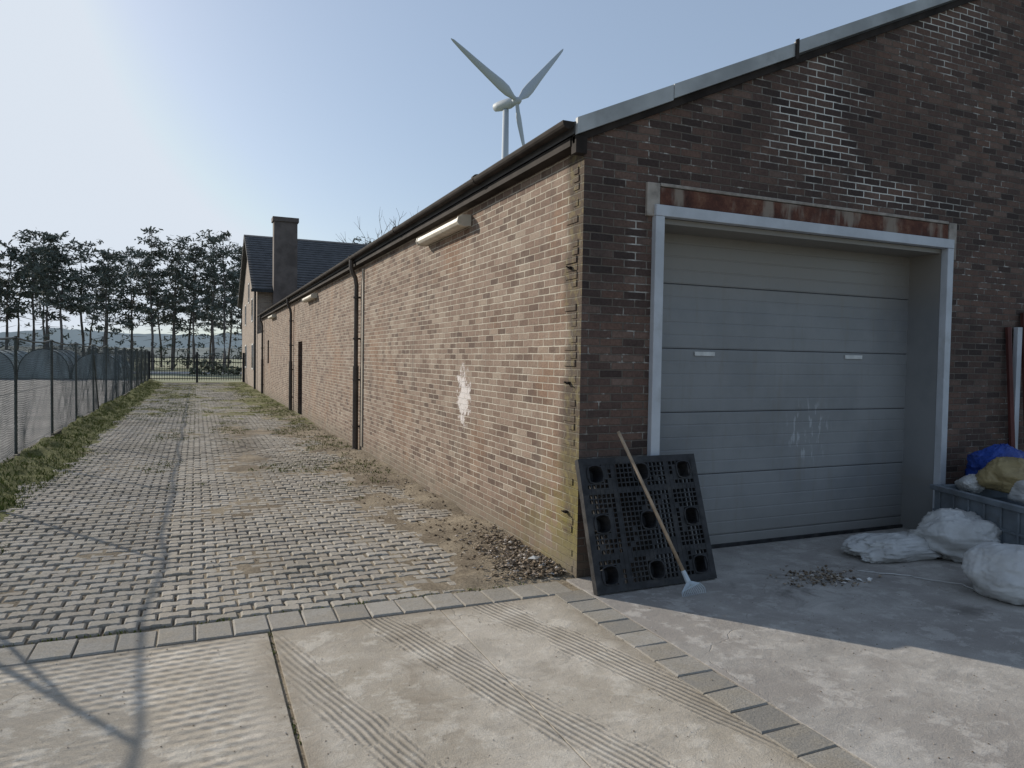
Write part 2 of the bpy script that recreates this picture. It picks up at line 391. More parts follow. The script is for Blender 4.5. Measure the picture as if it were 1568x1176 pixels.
def soil_h(x,y):
    h=-.0175+.012*fr(x*1.3,y*1.3,3)+.006*fr(x*6,y*6,9)
    t=max(0,min(1,(x-1.15)/1.0)); h+= t*.028*(1+1.4*fr(x*2,y*.9,5))*(1 if y<14 else .6)
    t=max(0,min(1,(x-2.0)/.5)); h+=t*t*.022
    t=max(0,min(1,(-1.45-x)/.8)); h+= t*t*.13*(1+.9*fr(x*2,y*1.5,7))
    h+=.020*max(0,fr(x*.7,y*.35,20))
    if 8<y<24: h+=.009*max(0,1-abs(x-.75)/.6)
    if y>12: h+=min(1,(y-12)/16)*.012
    if y<5.1: h=min(h,-.008+(y-4.66)*.12)
    return h
mb=MB(); X0,X1=-2.36,2.565; nx=100
ys=[]; yy=4.63
while yy<46: ys.append(yy); yy+=.05+(yy-4.6)*.006
for j,yv in enumerate(ys):
    for i in range(nx+1):
        xx=X0+(X1-X0)*i/nx; mb.v.append((xx,yv,soil_h(xx,yv)))
w=nx+1
for j in range(len(ys)-1):
    for i in range(nx): mb.f.append((j*w+i,j*w+i+1,(j+1)*w+i+1,(j+1)*w+i)); mb.mi.append(0)
mb.obj('soil',[m_soil],smooth=True,fix=False)

def grass_mat():
    M=NT('grass_blades',0.8,0.2); r=M.n('ShaderNodeNewGeometry').outputs['Random Per Island']
    c=M.ramp(r,[(0,(.06,.08,.018)),(.5,(.12,.15,.035)),(.85,(.19,.20,.06)),(1,(.30,.25,.14))])
    return M.out(c)
m_grass=grass_mat()
mb=MB()
def tuft(x,y,z,h,n):
    for k in range(n):
        a=random.uniform(0,6.28); l=h*random.uniform(.5,1.2); w=.003+.0035*random.random()
        bx=x+random.gauss(0,.02); by=y+random.gauss(0,.02); le=random.uniform(.1,.8)
        dx,dy=math.cos(a),math.sin(a)
        mb.add([(bx-dy*w,by+dx*w,z-.005),(bx+dy*w,by-dx*w,z-.005),(bx+dx*l*le*.4+dy*w*.7,by+dy*l*le*.4-dx*w*.7,z+l*.6),(bx+dx*l*le,by+dy*l*le,z+l*(1-.3*le))],[(0,1,2),(0,2,3)])
for i in range(24000):
    y=4.8+ (random.random()**1.5)*38; x=random.uniform(-2.34,2.5)
    left=max(0,min(1,(-1.25-x)/.6)); far=min(.6,max(0,(y-10)/18)); right=.45*max(0,min(1,(x-1.2)/.5))*(1 if 9<y<30 else .1)
    if .0<x<1.4: far*=.45
    p=max(left,far,right)+ .9*fr(x*1.0,y*.7,33)
    if y<8 and x>-1.2: p-=.5
    if p>.42: tuft(x,y,soil_h(x,y),random.uniform(.02,.055)*(1.3 if left>.6 else .8),4)
for i in range(120):
    x=random.uniform(-2,2.3); tuft(x,4.648+random.gauss(0,.008),-.005,.015,3)
for i in range(60):
    tuft(.395+random.gauss(0,.003),random.choice((4.3,4.0,3.2,2.6))+random.gauss(0,.12),-.01,.014,3)
mb.obj('grass',[m_grass],fix=False)

mb=MB(); y=4.4
while y<45:
    z=.10+.03*fr(0,y*.5,2); dx=.03*fr(3,y*.6)
    mb.box(-2.43+dx,-2.365+dx,y,y+.97,-.1,z); y+=1.0
mb.obj('kerb_edging',[m_kerb],bevel=.012)

def litter_mat():
    M=NT('dry_litter',0.9,0.15); r=M.n('ShaderNodeNewGeometry').outputs['Random Per Island']
    c=M.ramp(r,[(0,(.08,.062,.045)),(.4,(.17,.13,.09)),(.75,(.30,.24,.18)),(.93,(.40,.35,.30)),(1,(.55,.53,.50))])
    return M.out(c)
m_lit=litter_mat()
def flake(mb,x,y,z,s):
    q=Quaternion((random.gauss(0,1),random.gauss(0,1),random.gauss(0,.6)+.01),random.uniform(0,1.1))
    n=random.choice((4,5,6)); pts=[]
    for k in range(n):
        a=6.283*k/n; r=s*random.uniform(.5,1.1)
        pts.append(Vector((x,y,z))+q@Vector((r*math.cos(a),r*.6*math.sin(a),0)))
    c=Vector((x,y,z))+q@Vector((0,0,s*.25)); pts.append(c)
    mb.add(pts,[(k,(k+1)%n,n) for k in range(n)])
def stone(mb,x,y,z,s):
    vs=[]; 
    for p in ((1,0,0),(-1,0,0),(0,1,0),(0,-1,0),(0,0,1),(0,0,-1),(.7,.7,.3),(-.7,.6,.35),(.6,-.7,.35),(-.6,-.7,.3)):
        vs.append((x+p[0]*s*random.uniform(.6,1.2),y+p[1]*s*random.uniform(.6,1.2),z+p[2]*s*.6*random.uniform(.6,1.2)))
    mb.add(vs,[(0,6,4),(6,2,4),(2,7,4),(7,1,4),(1,9,4),(9,3,4),(3,8,4),(8,0,4),(0,5,6),(6,5,2),(2,5,7),(7,5,1),(1,5,9),(9,5,3),(3,5,8),(8,5,0)])
mb=MB()
for i in range(1700):
    y=4.72+abs(random.gauss(0,.6)); x=2.53-abs(random.gauss(0,.22)); 
    if x<1.2: continue
    (flake if random.random()<.7 else stone)(mb,x,y,soil_h(x,y)+random.uniform(.003,.03),random.uniform(.006,.024))
for i in range(2400):
    y=random.uniform(5,24); x=2.5-abs(random.gauss(0,.5))
    (flake if random.random()<.6 else stone)(mb,x,y,max(0 if x<2 else -1,soil_h(x,y))+.006,random.uniform(.004,.018))
for i in range(1300):
    y=random.uniform(4.8,16); x=random.uniform(-2.3,2.3)
    if fr(x,y,50)>-.05: (flake if random.random()<.5 else stone)(mb,x,y,max(0,soil_h(x,y))+.005,random.uniform(.003,.010))
for i in range(120):
    y=random.uniform(4.8,9); x=-2.3+abs(random.gauss(0,.2)); stone(mb,x,y,soil_h(x,y),random.uniform(.015,.05))
for i in range(1200):
    x=random.uniform(-1.6,6); y=random.uniform(1.6,4.6)
    stone(mb,x,y,.002,random.uniform(.0015,.005))
for i in range(300):
    x=4.28+random.gauss(0,.17); y=3.98+random.gauss(0,.10)
    (flake if random.random()<.6 else stone)(mb,x,y,random.uniform(.003,.018),random.uniform(.006,.02))
for i in range(10):
    x=2.35+random.gauss(0,.09); y=4.95+random.gauss(0,.12); stone(mb,x,y,.03,random.uniform(.025,.045))
mb.obj('leaf_litter',[m_lit],fix=False)
mb=MB()
for (x,y) in ((4.5,3.82),(4.58,3.80),(4.42,3.86)):
    flake(mb,x,y,.012,.045); stone(mb,x+.02,y+.02,.008,.02)
flake(mb,2.38,4.98,.08,.07)
mb.obj('rubble_fragments',[m_white],fix=False)

# ---------------------------------------------------------------- garage
G=empty('brick_garage')
YE=32.6; SL=.445
def rt(x): return 3.33+SL*(x-2.5) if x<=8.6 else 3.33+SL*6.1-SL*(x-8.6)
mb=MB()
mb.box(2.57,3.17,4.64,4.99,-.05,2.78); mb.box(6.49,14.63,4.64,4.99,-.05,2.78)
mb.prism_y([(2.57,2.78),(14.63,2.78),(14.63,rt(14.63)-.15),(8.6,rt(8.6)-.15),(2.57,rt(2.57)-.15)],4.64,4.99)
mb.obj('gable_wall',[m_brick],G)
mb=MB()
mb.box(2.57,2.87,4.99,19.75,-.05,3.14); mb.box(2.57,2.87,20.6,29.3,-.05,3.14); mb.box(2.57,2.87,29.9,YE,-.05,3.14)
mb.box(2.57,2.87,19.75,20.6,2.0,3.14); mb.box(2.57,2.87,29.3,29.9,-.05,1.3); mb.box(2.57,2.87,29.3,29.9,2.2,3.14)
mb.box(14.33,14.63,4.99,YE,-.05,3.14); mb.prism_y([(2.87,-.05),(14.33,-.05),(14.33,rt(14.33)-.15),(8.6,rt(8.6)-.15),(2.87,rt(2.87)-.15)],YE-.3,YE)
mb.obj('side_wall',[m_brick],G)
mb=MB()
z=.02
while z<3.0:
    if random.random()<.5:
        L=random.choice((.09,.19)); p=random.uniform(.003,.010)
        mb.box(2.57-p,2.571,4.70+random.uniform(0,.02),4.70+L,z+.004,z+.052)
    z+=.059
mb.obj('corner_bricks',[m_brick],G,bevel=.003)
mb=MB(); mb.box(2.68,2.72,19.75,20.6,0,2.0); mb.box(2.66,2.69,29.3,29.9,1.3,2.2,1); mb.obj('side_door',[m_pipe,m_glass],G)
mb=MB()
for a,b in ((2.46,8.6),(8.6,14.74)):
    mb.prism_y([(a,rt(a)-.10),(b,rt(b)-.10),(b,rt(b)-.015),(a,rt(a)-.015)],4.60,YE+.1)
mb.obj('roof',[m_tile],G)
mb=MB()
def trim(a,b,off=0,th=.098,y0=4.565,y1=4.598):
    mb.prism_y([(a,rt(a)-th+off),(b,rt(b)-th+off),(b,rt(b)+.006+off),(a,rt(a)+.006+off)],y0,y1)
trim(2.47,3.28,-.002,.11); trim(3.285,4.46,0,.10,4.562); trim(4.475,6.9,.012,.098,4.558,4.597); trim(6.91,8.6,.006); trim(8.6,14.8)
mb.prism_y([(4.452,rt(4.452)-.13),(4.483,rt(4.483)-.13),(4.483,rt(4.483)+.03),(4.452,rt(4.452)+.03)],4.545,4.557,1)
mb.obj('verge_trim',[m_trim,m_gutter],G)
mb=MB(); mb.prism_y([(2.47,rt(2.47)-.102),(2.47,rt(2.47)-.165),(8.6,rt(8.6)-.155),(8.6,rt(8.6)-.102)],4.605,4.638); mb.obj('verge_board',[m_gutter],G)
# slim half round gutter
mb=MB()
gx0,gx1,gt=2.365,2.455,3.292
def gp(r,n=9): 
    c=(gx0+gx1)/2; return [(c-r*math.cos(math.pi*k/(n-1)),gt-.01-r*1.0*math.sin(math.pi*k/(n-1))) for k in range(n)]
outer=gp(.045); inner=gp(.038)
mb.prism_y([(outer[0][0],gt)]+outer+[(outer[-1][0],gt),(inner[-1][0],gt)]+inner[::-1]+[(inner[0][0],gt)],4.60,YE+.05)
mb.prism_y([(outer[0][0],gt)]+outer+[(outer[-1][0],gt)],4.59,4.60)
y=6.4
while y<YE: mb.tube([(2.41,y,gt-.012),(2.41,y+.05,gt-.012)],.050,12); y+=3.0
mb.box(2.462,2.568,4.66,YE,3.14,3.20); mb.box(2.47,2.56,4.585,4.655,3.08,3.20)
mb.obj('gutter',[m_gutter],G)
for yy,mm in ((12.4,m_pipe),(21.7,m_pipe),(31.5,m_pipe)):
    mb=MB()
    mb.tube([(2.41,yy,3.25),(2.41,yy,3.12),(2.43,yy,3.04),(2.48,yy,2.95),(2.50,yy,2.82),(2.50,yy,1.45)],.038,10,0)
    mb.tube([(2.50,yy,1.45),(2.50,yy,0)],.050,10,0)
    for z in (2.6,1.9,1.2,.4): mb.tube([(2.50,yy,z),(2.50,yy,z+.03)],.056,10,0); mb.box(2.53,2.575,yy-.01,yy+.01,z,z+.03)
    mb.obj('downpipe',[mm],G,smooth=False)
mb=MB(); mb.box(2.548,2.568,12.10,12.19,0.1,3.08); mb.obj('pale_conduit',[m_zinc],G)
mb=MB()
for z in (2.28,1.42,.45): mb.box(2.545,2.568,4.79,4.82,z,z+.02); mb.tube([(2.545,4.80,z+.01),(2.52,4.80,z+.02)],.006,6)
mb.obj('corner_clips',[m_gutter],G)
mb=MB(); mb.box(3.22,6.45,4.622,4.70,2.792,2.925,0); mb.box(3.10,3.215,4.615,4.70,2.70,2.95,1); mb.box(6.455,6.56,4.615,4.70,2.60,2.945,1)
mb.box(3.22,6.45,4.616,4.70,2.93,2.955,1)
mb.obj('lintel',[m_rust,m_cem],G,bevel=.004)
mb=MB()
mb.box(3.165,3.245,4.59,4.66,0,2.70); mb.box(6.415,6.495,4.59,4.66,0,2.70); mb.box(3.165,6.495,4.588,4.66,2.702,2.785)
mb.obj('door_frame',[m_frame],G,bevel=.004)
mb=MB()
mb.box(3.20,3.243,4.662,5.05,0,2.70); mb.box(6.417,6.46,4.662,5.05,0,2.70); mb.box(3.245,6.415,4.662,5.05,2.66,2.70)
mb.obj('jamb_casing',[m_door],G)
mb=MB()
pts=[(5.06,0.0),(4.99,0.0)]; secs=[.11,.645,1.18,1.715,2.25,2.70]
def rib(z0,z1):
    out=[]; n=max(1,round((z1-z0)/.107)); h=(z1-z0)/n
    for i in range(n):
        a=z0+i*h
        out+= [(4.989,a+.005),(4.987,a+.010),(4.987,a+h-.006),(4.989,a+h-.002)]
    return out
prev=.0
for k,sz in enumerate(secs):
    pts+=rib(prev+.004,sz-.005); pts+=[(4.99,sz-.004),(5.006,sz-.003),(5.006,sz+.003),(4.99,sz+.004)]; prev=sz
pts+=[(5.06,2.72)]
vs=[];fs=[]
for (yy,zz) in pts: vs+= [(3.243,yy,zz),(6.417,yy,zz)]
for i in range(len(pts)-1): fs.append((2*i,2*i+1,2*i+3,2*i+2))
mb.add(vs,fs); mb.obj('sectional_door',[m_door],G,fix=False)
mb=MB()
for sz in secs[1:-1]: mb.box(3.245,6.415,4.994,5.004,sz-.0025,sz+.0025)
mb.obj('door_seams',[m_seam],G)
mb=MB(); mb.box(3.245,6.415,4.965,4.984,0,.03); mb.obj('door_seal',[m_black],G)
mb=MB(); mb.box(3.85,4.06,4.975,4.984,1.658,1.692); mb.box(5.58,5.80,4.975,4.984,1.658,1.692); mb.obj('door_label',[m_white],G)

for i,(ya,yb) in enumerate(((7.0,8.45),(17.2,18.7),(26.6,28.1))):
    mb=MB()
    mb.prism_y([(2.568,2.96),(2.50,2.95),(2.44,2.962),(2.42,2.99),(2.43,3.03),(2.47,3.055),(2.568,3.06)],ya,yb)
    pe=[(2.568,2.953),(2.495,2.942),(2.432,2.955),(2.412,2.99),(2.422,3.035),(2.466,3.062),(2.568,3.068)]
    mb.prism_y(pe,ya-.03,ya); mb.prism_y(pe,yb,yb+.03)
    mb.obj('wall_light',[m_lamp],bevel=.006)

# ---------------------------------------------------------------- house
H=empty('brick_house')
hx0,hx1,hy0,hyr,hy1=2.62,13.0,36.0,42.0,48.0; ze,zr=4.75,8.0
mb=MB(); mb.prism_x([(hy0,-.05),(hy1,-.05),(hy1,ze),(hyr,zr-.1),(hy0,ze)],hx0,hx1); mb.obj('walls',[m_brickh],H)
mb=MB(); o=.35
sl=(zr-ze)/(hyr-hy0)
for (a,b) in ((hy0-o,hyr),(hy1+o,hyr)):
    za=ze-sl*o
    mb.prism_x([(a,za),(b,zr-.0),(b,zr+.14),(a,za+.14)],hx0-.25,hx1+.25)
    for k in range(22):
        t=k/22; yy=a+(b-a)*t; zz=za+.14+(zr-za)*t
        s=1 if b>a else -1
        mb.prism_x([(yy,zz+.001),(yy+s*.27,zz+sl*.27+.001),(yy,zz+.035)],hx0-.26,hx1+.26)
mb.obj('roof',[m_tile],H)
mb=MB(); mb.box(3.3,4.35,35.35,35.98,-.05,7.85); mb.box(3.24,4.41,35.29,36.04,7.85,8.05); mb.obj('chimney',[simple('chimney_render',(.13,.11,.10),.9,0,.3,2)],H)
mb=MB()
for (ya,yb,za,zb) in ((38.2,39.2,.9,2.2),(43.5,44.6,.9,2.2),(38.6,39.4,3.3,4.5),(44.0,44.8,3.3,4.5),(41.3,42.0,4.4,5.5)):
    mb.box(hx0-.03,hx0+.02,ya,yb,za,zb,0); mb.box(hx0-.035,hx0-.028,ya+.08,yb-.08,za+.08,zb-.08,1)
mb.obj('windows',[m_win,m_glass],H)
mb=MB(); mb.tube([(2.52,35.9,ze-.1),(2.52,35.9,0)],.05,8); mb.box(hx0-.3,hx1,35.5,35.62,ze-.2,ze-.08); mb.obj('house_gutter',[m_gate],H)
mb=MB(); mb.box(2.62,14,YE+.1,35.9,-.05,2.6); mb.obj('annex_wall',[m_brickh],H)

# ---------------------------------------------------------------- fence
F=empty('chain_link_fence'); FX=-2.42
mb=MB()
posts=[3.8+2.93*i for i in range(15)]
for i,yv in enumerate(posts):
    mb.tube([(FX,yv,-.1),(FX+random.gauss(0,.03),yv+random.gauss(0,.02),1.83)],.022,8)
for yv in (posts[1],posts[6],posts[11]):
    mb.tube([(FX,yv,1.55),(FX,yv+1.1,0)],.018,6)
mb.obj('posts',[m_iron],F)
mb=MB()
def top(y):
    ph=((y-3.8)/2.93)%1.0
    return 1.81-.05*math.sin(math.pi*ph)+.02*fr(0,y*.8)
p=[(FX,posts[0]+k*.25,top(posts[0]+k*.25)) for k in range(int((posts[-1]-posts[0])/.25)+1)]
mb.tube(p,.015,6)
for z in (1.0,.15): mb.tube([(FX,posts[0],z),(FX,posts[-1],z)],.003,4)
mb.obj('rail',[m_iron],F)
mb=MB(); st=.064; Hh=1.8
y=posts[0]-Hh
while y<posts[-1]:
    for sgn in (1,-1):
        pa=[]; n=6
        for q in range(n+1):
            t=q/n; zz=t*Hh+.03; yy=(y+t*Hh) if sgn>0 else (y+Hh-t*Hh)
            if yy<posts[0] or yy>posts[-1]: continue
            ph=((yy-3.8)/2.93)%1.0; bul=math.sin(math.pi*ph)
            pa.append((FX+.07*bul*fr(yy*.4,zz*.8,4)+sgn*.002,yy,min(zz,top(yy))-.04*bul*t))
        if len(pa)>1: mb.tube(pa,.0022,3,cap=False)
    y+=st
mb.obj('mesh_wire',[m_iron],F,fix=False)

GT=empty('metal_gate'); gy=45.2
mb=MB()
for x in (-2.4,.05,2.55): mb.box(x-.06,x+.06,gy-.06,gy+.06,-.1,1.75)
for (a,b) in ((-2.34,-.01),(.11,2.49)):
    for z in (.2,1.15,1.4): mb.box(a,b,gy-.02,gy+.02,z,z+.045)
    x=a+.06
    while x<b: mb.tube([(x,gy,.12),(x,gy,1.52),(x,gy,1.6)],[.014,.014,.002],6); x+=.13
mb.obj('gate_bars',[m_gate],GT)

def leafm(name,a,b):
    M=NT(name,0.85,0.15); r=M.n('ShaderNodeNewGeometry').outputs['Random Per Island']
    return M.out(M.ramp(r,[(0,a),(1,b)]))
mb=MB()
for i in range(3600):
    x=random.uniform(-38,6); 
    if fr(x*.12,0,60)<-.05: continue
    y=64+random.gauss(0,.5); z=random.uniform(0,.8+.5*fr(x*.4,0)); s=random.uniform(.05,.16)
    q=Quaternion((random.gauss(0,1),random.gauss(0,1),random.gauss(0,1)),random.uniform(0,3))
    c=Vector((x,y,z)); mb.add([c+q@Vector(p) for p in ((-s,-s,0),(s,-s*.7,0),(s*.8,s,0),(-s,s*.8,0))],[(0,1,2,3)])
mb.obj('hedge',[leafm('hedge_leaf',(.09,.10,.07),(.17,.18,.12))],fix=False)
# low polytunnel rows beyond the yard
m_poly=simple('polytunnel_film',(.34,.38,.38),.6,0,.25,.8)
mb=MB()
for k in range(9):
    cx=-29+k*2.9; r_=1.35; hh=1.35+.12*math.sin(k*2.1)
    pr=[(cx-r_,-.05)]+[(cx-r_*math.cos(math.pi*t/12),.35+(hh-.35+.35)*math.sin(math.pi*t/12)) for t in range(13)]+[(cx+r_,-.05)]
    mb.prism_y(pr,53,61,0)
    for yy in (53,55,57,59): mb.tube([(cx-(r_+.01)*math.cos(math.pi*t/12),yy,.35+(hh+.01)*math.sin(math.pi*t/12)) for t in range(13)],.03,5,1)
mb.obj('greenhouse',[m_poly,m_iron])

# ---------------------------------------------------------------- pines
m_needle=leafm('hazy_pine_needles',(.085,.10,.085),(.155,.17,.145))  # needle colour lifted to carry the haze of distance
mb=MB()
def clump(c,r,n):
    for i in range(n):
        d=Vector((random.gauss(0,1),random.gauss(0,1),random.gauss(0,.45)))*r*.5
        p=c+d; s=random.uniform(.08,.19)
        q=Quaternion((random.gauss(0,1),random.gauss(0,1),random.gauss(0,1)),random.uniform(0,3))
        mb.add([p+q@Vector(v) for v in ((-s*1.6,-s*.3,0),(s*1.2,-s*.5,0),(s*1.6,s*.3,0),(-s,s*.5,0))],[(0,1,2,3)],1)
def pine(x,y,h):
    lean=Vector((random.gauss(0,.5),random.gauss(0,.4),0))
    ph=random.uniform(0,9)
    ts=[i/8 for i in range(9)]
    pts=[Vector((x,y,-.1))+lean*(t**1.4)+Vector((.25*fr(t*3,ph),.1*fr(t*3,ph+4),0))+Vector((0,0,h*t)) for t in ts]
    mb.tube(pts,[.17-.155*t for t in ts],6,0)
    def at(t):
        t=max(0,min(.9999,t)); i=int(t*8); f=t*8-i; return pts[i].lerp(pts[i+1],f)
    cb=random.uniform(.30,.55); style=random.random()
    for k in range(9):
        t=random.uniform(.12,cb+.1); a=random.uniform(0,6.28); L=random.uniform(.5,2.0); p=at(t)
        e=p+Vector((math.cos(a)*L,math.sin(a)*L,random.uniform(-.4,.4))); mb.tube([p,e],[.03,.008],3,0,False)
        if random.random()<.4: clump(e,.6,12)
    n=random.randint(17,26)
    sidea=random.uniform(0,6.28)
    for k in range(n):
        u=((k+random.random())/n); t=cb+(1-cb)*u
        if style<.4: wmax=.9+1.8*math.sin(math.pi*min(1,.25+u*.75))
        elif style<.75: wmax=2.6*(1-u)**.75+.25
        else: wmax=1.5+random.uniform(-1,1.2)
        a=random.uniform(0,6.28); L=wmax*random.uniform(.25,1.15)*(1+.4*math.cos(a-sidea)); p=at(t)
        e=p+Vector((math.cos(a)*L,math.sin(a)*L,random.uniform(-.1,.5)*L))
        m_=p.lerp(e,.55)+Vector((0,0,-.1*L))
        mb.tube([p,m_,e],[.05*(1-u)+.015,.025,.008],3,0,False)
        clump(e,random.uniform(.5,1.05),26)
        if random.random()<.6: clump(m_+Vector((random.gauss(0,.3),random.gauss(0,.3),.1)),.6,14)
        for q in range(2):
            e2=m_+Vector((random.gauss(0,.8),random.gauss(0,.7),random.uniform(0,.5))); mb.tube([m_,e2],[.015,.005],3,0,False); clump(e2,.5,12)
    clump(at(.99),.45,14)
xs=-36.0
while xs<24:
    pine(xs,random.uniform(78,88),random.uniform(10.8,14.2)); xs+=random.uniform(.8,2.5)
xs=-44.0
while xs<30:
    pine(xs,random.uniform(94,110),random.uniform(11.5,15)); xs+=random.uniform(1.2,3.2)
for i in range(130):
    x=random.uniform(-46,28); clump(Vector((x,random.uniform(90,100),random.uniform(.2,2.2))),random.uniform(1.0,2.6),34)
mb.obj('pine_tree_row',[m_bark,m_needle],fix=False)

def hill(name,yd,hh,m,seed,x0=-900,x1=700):
    mb=MB(); n=240; 
    for i in range(n+1):
        x=x0+(x1-x0)*i/n; h=hh*(1+.55*fr(x*.006,seed)+.14*fr(x*.08,seed))
        mb.v+= [(x,yd,-1),(x,yd+15,h),(x,yd+120,-1)]
    for i in range(n):
        a=i*3; mb.f+=[(a,a+3,a+4,a+1),(a+1,a+4,a+5,a+2)]; mb.mi+=[0,0]
    mb.obj(name,[m],fix=False)
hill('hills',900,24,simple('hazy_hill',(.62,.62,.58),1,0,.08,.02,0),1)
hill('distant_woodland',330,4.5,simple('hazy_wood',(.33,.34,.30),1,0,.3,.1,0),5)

def bare(name,x,y,h,seed):
    random.seed(seed); mb=MB()
    def br(p,d,L,r,lv):
        q=p+d*L; m=p+d*L*.5+Vector((random.gauss(0,.04),random.gauss(0,.04),0))*L
        mb.tube([p,m,q],[r,r*.8,r*.6],5 if lv<2 else 3,0,False)
        if lv>=5: return
        for k in range(random.choice((2,3,3))):
            dd=(d+Vector((random.gauss(0,.38),random.gauss(0,.38),random.gauss(.1,.2)))).normalized()
            br(p+d*L*random.uniform(.55,1),dd,L*random.uniform(.55,.8),r*.62,lv+1)
    br(Vector((x,y,-.1)),Vector((0,0,1)),h*.42,.16,0)
    mb.obj(name,[m_bark],fix=False)
bare('bare_tree',12.6,60,14.0,3); random.seed(11)

# ---------------------------------------------------------------- wind turbine
T=empty('wind_turbine')
fwd=Vector((.4006,.9163,0)); rgt=Vector((.9163,-.4006,0)); up=Vector((0,0,1))
D=230; hub=fwd*D+up*82.7
w=(rgt*.67+fwd*.74).normalized(); ax=(rgt*.74-fwd*.67).normalized()
base=hub-ax*4.6
mb=MB(); mb.tube([(base.x,base.y,-1),(base.x,base.y,40),(base.x,base.y,81.0)],[1.9,1.4,.95],20); mb.obj('tower',[m_turb],T,smooth=True)
mb=MB()
c=hub
mb.tube([c-ax*9.6,c-ax*9.2,c-ax*7,c-ax*3,c-ax*1.6,c-ax*1.3],[.8,1.3,1.6,1.65,1.3,1.1],12); 
mb.tube([c-ax*1.3,c-ax*.6,c+ax*.6,c+ax*1.5,c+ax*1.9],[1.1,1.25,1.2,.7,.15],12); mb.obj('nacelle',[m_turb],T,smooth=True)
for k,psi in enumerate((163,47,285)):
    mb=MB(); d=(w*math.cos(rad(psi))+up*math.sin(rad(psi))).normalized(); tn=ax.cross(d).normalized()
    rings=[]; 
    for (s,ch,th,tw) in ((.8,.65,.6,0),(2,.75,.6,10),(5,1.6,.5,20),(8,1.65,.42,18),(14,1.25,.32,12),(20,.95,.22,8),(26,.65,.14,5),(30,.36,.08,4),(31,.08,.03,3)):
        cdir=(tn*math.cos(rad(tw-35))+ax*math.sin(rad(tw-35))).normalized(); nd=d.cross(cdir)
        cc=hub+d*s+ax*(.0015*s*s)
        rings.append([cc+cdir*ch*math.cos(a)*1.0+nd*th*math.sin(a)-cdir*ch*.3 for a in [2*math.pi*j/10 for j in range(10)]])
    vs=[v for r_ in rings for v in r_]; fs=[]
    for i in range(len(rings)-1):
        for j in range(10): fs.append((i*10+j,i*10+(j+1)%10,(i+1)*10+(j+1)%10,(i+1)*10+j))
    mb.add(vs,fs); mb.obj('blade',[m_turb],T,smooth=True)

# ---------------------------------------------------------------- pallet
PL=empty('plastic_pallet')
W,Lh=1.03,.935
ly=.30; ang=math.atan2(ly,math.sqrt(Lh**2-ly**2))
PM=Matrix.Translation((2.50,4.215,.012))@Matrix.Rotation(rad(1.2),4,'Z')@Matrix.Rotation(-ang,4,'X')
mb=MB(); T1=.028
def pb(x0,x1,z0,z1,y0=0,y1=T1): mb.box(x0,x1,y0,y1,z0,z1,0,PM)
pb(0,W,0,.045,0,.05); pb(0,W,Lh-.045,Lh,0,.05); pb(0,.045,.045,Lh-.045,0,.05); pb(W-.045,W,.045,Lh-.045,0,.05)
cx=[.125,W/2,W-.125]; cz=[.115,Lh/2,Lh-.115]; rc=.062
def incup(x,z,m=.0):
    return any(abs(x-a)<rc+m and abs(z-b)<rc+m for a in cx for b in cz)
nxg,nzg=26,24
gx=(W-.09)/nxg; gz=(Lh-.09)/nzg
rnd=random.Random(5)
for i in range(nxg):
    for j in range(nzg):
        X=.045+(i+.5)*gx; Z=.045+(j+.5)*gz
        if incup(X,Z,-.004): continue
        u=(X-W/2); v=(Z-Lh/2)
        nearcup=incup(X,Z,.026)
        diag=(abs(abs(u)-abs(v))<.03 and .1<abs(u)<.3)
        if nearcup and rnd.random()<.85 or diag and rnd.random()<.8 or abs(abs(u)-.235)<.018 or abs(abs(v)-.215)<.016 or rnd.random()<.06: 
            pb(.045+i*gx+.0004,.045+(i+1)*gx-.0004,.045+j*gz+.0004,.045+(j+1)*gz-.0004,.003,T1-.004)
for i in range(nxg+1):
    X=.045+i*gx; segs=[]; cur=.045
    for b in cz:
        if any(abs(X-a)<rc-.004 for a in cx):
            segs.append((cur,b-rc)); cur=b+rc
    segs.append((cur,Lh-.045))
    for a,b in segs: 
        if b>a: pb(X-.0045,X+.0045,a,b,.001,T1)
for j in range(nzg+1):
    Z=.045+j*gz; segs=[]; cur=.045
    for a in cx:
        if any(abs(Z-b)<rc-.004 for b in cz): segs.append((cur,a-rc)); cur=a+rc
    segs.append((cur,W-.045))
    for a,b in segs:
        if b>a: pb(a,b,Z-.0045,Z+.0045,.002,T1-.001)
for a in cx:
    for b in cz:
        n=12; vs=[]; 
        for (r_,yy) in ((rc*1.12,-.004),(rc*.98,-.006),(rc*.95,.0),(rc*.7,.105),(0.001,.105)):
            for k in range(n):
                t=2*math.pi*(k+.5)/n
                sx=r_*max(-1,min(1,1.15*math.cos(t))); sz=r_*max(-1,min(1,1.15*math.sin(t)))
                vs.append(PM@Vector((a+sx,yy,b+sz)))
        fs=[]
        for i in range(4):
            for k in range(n): fs.append((i*n+k,i*n+(k+1)%n,(i+1)*n+(k+1)%n,(i+1)*n+k))
        mb.add(vs,fs)
for a in cx: mb.box(a-.05,a+.05,.106,.125,.03,Lh-.03,0,PM)
mb.obj('pallet_deck',[m_black],PL)

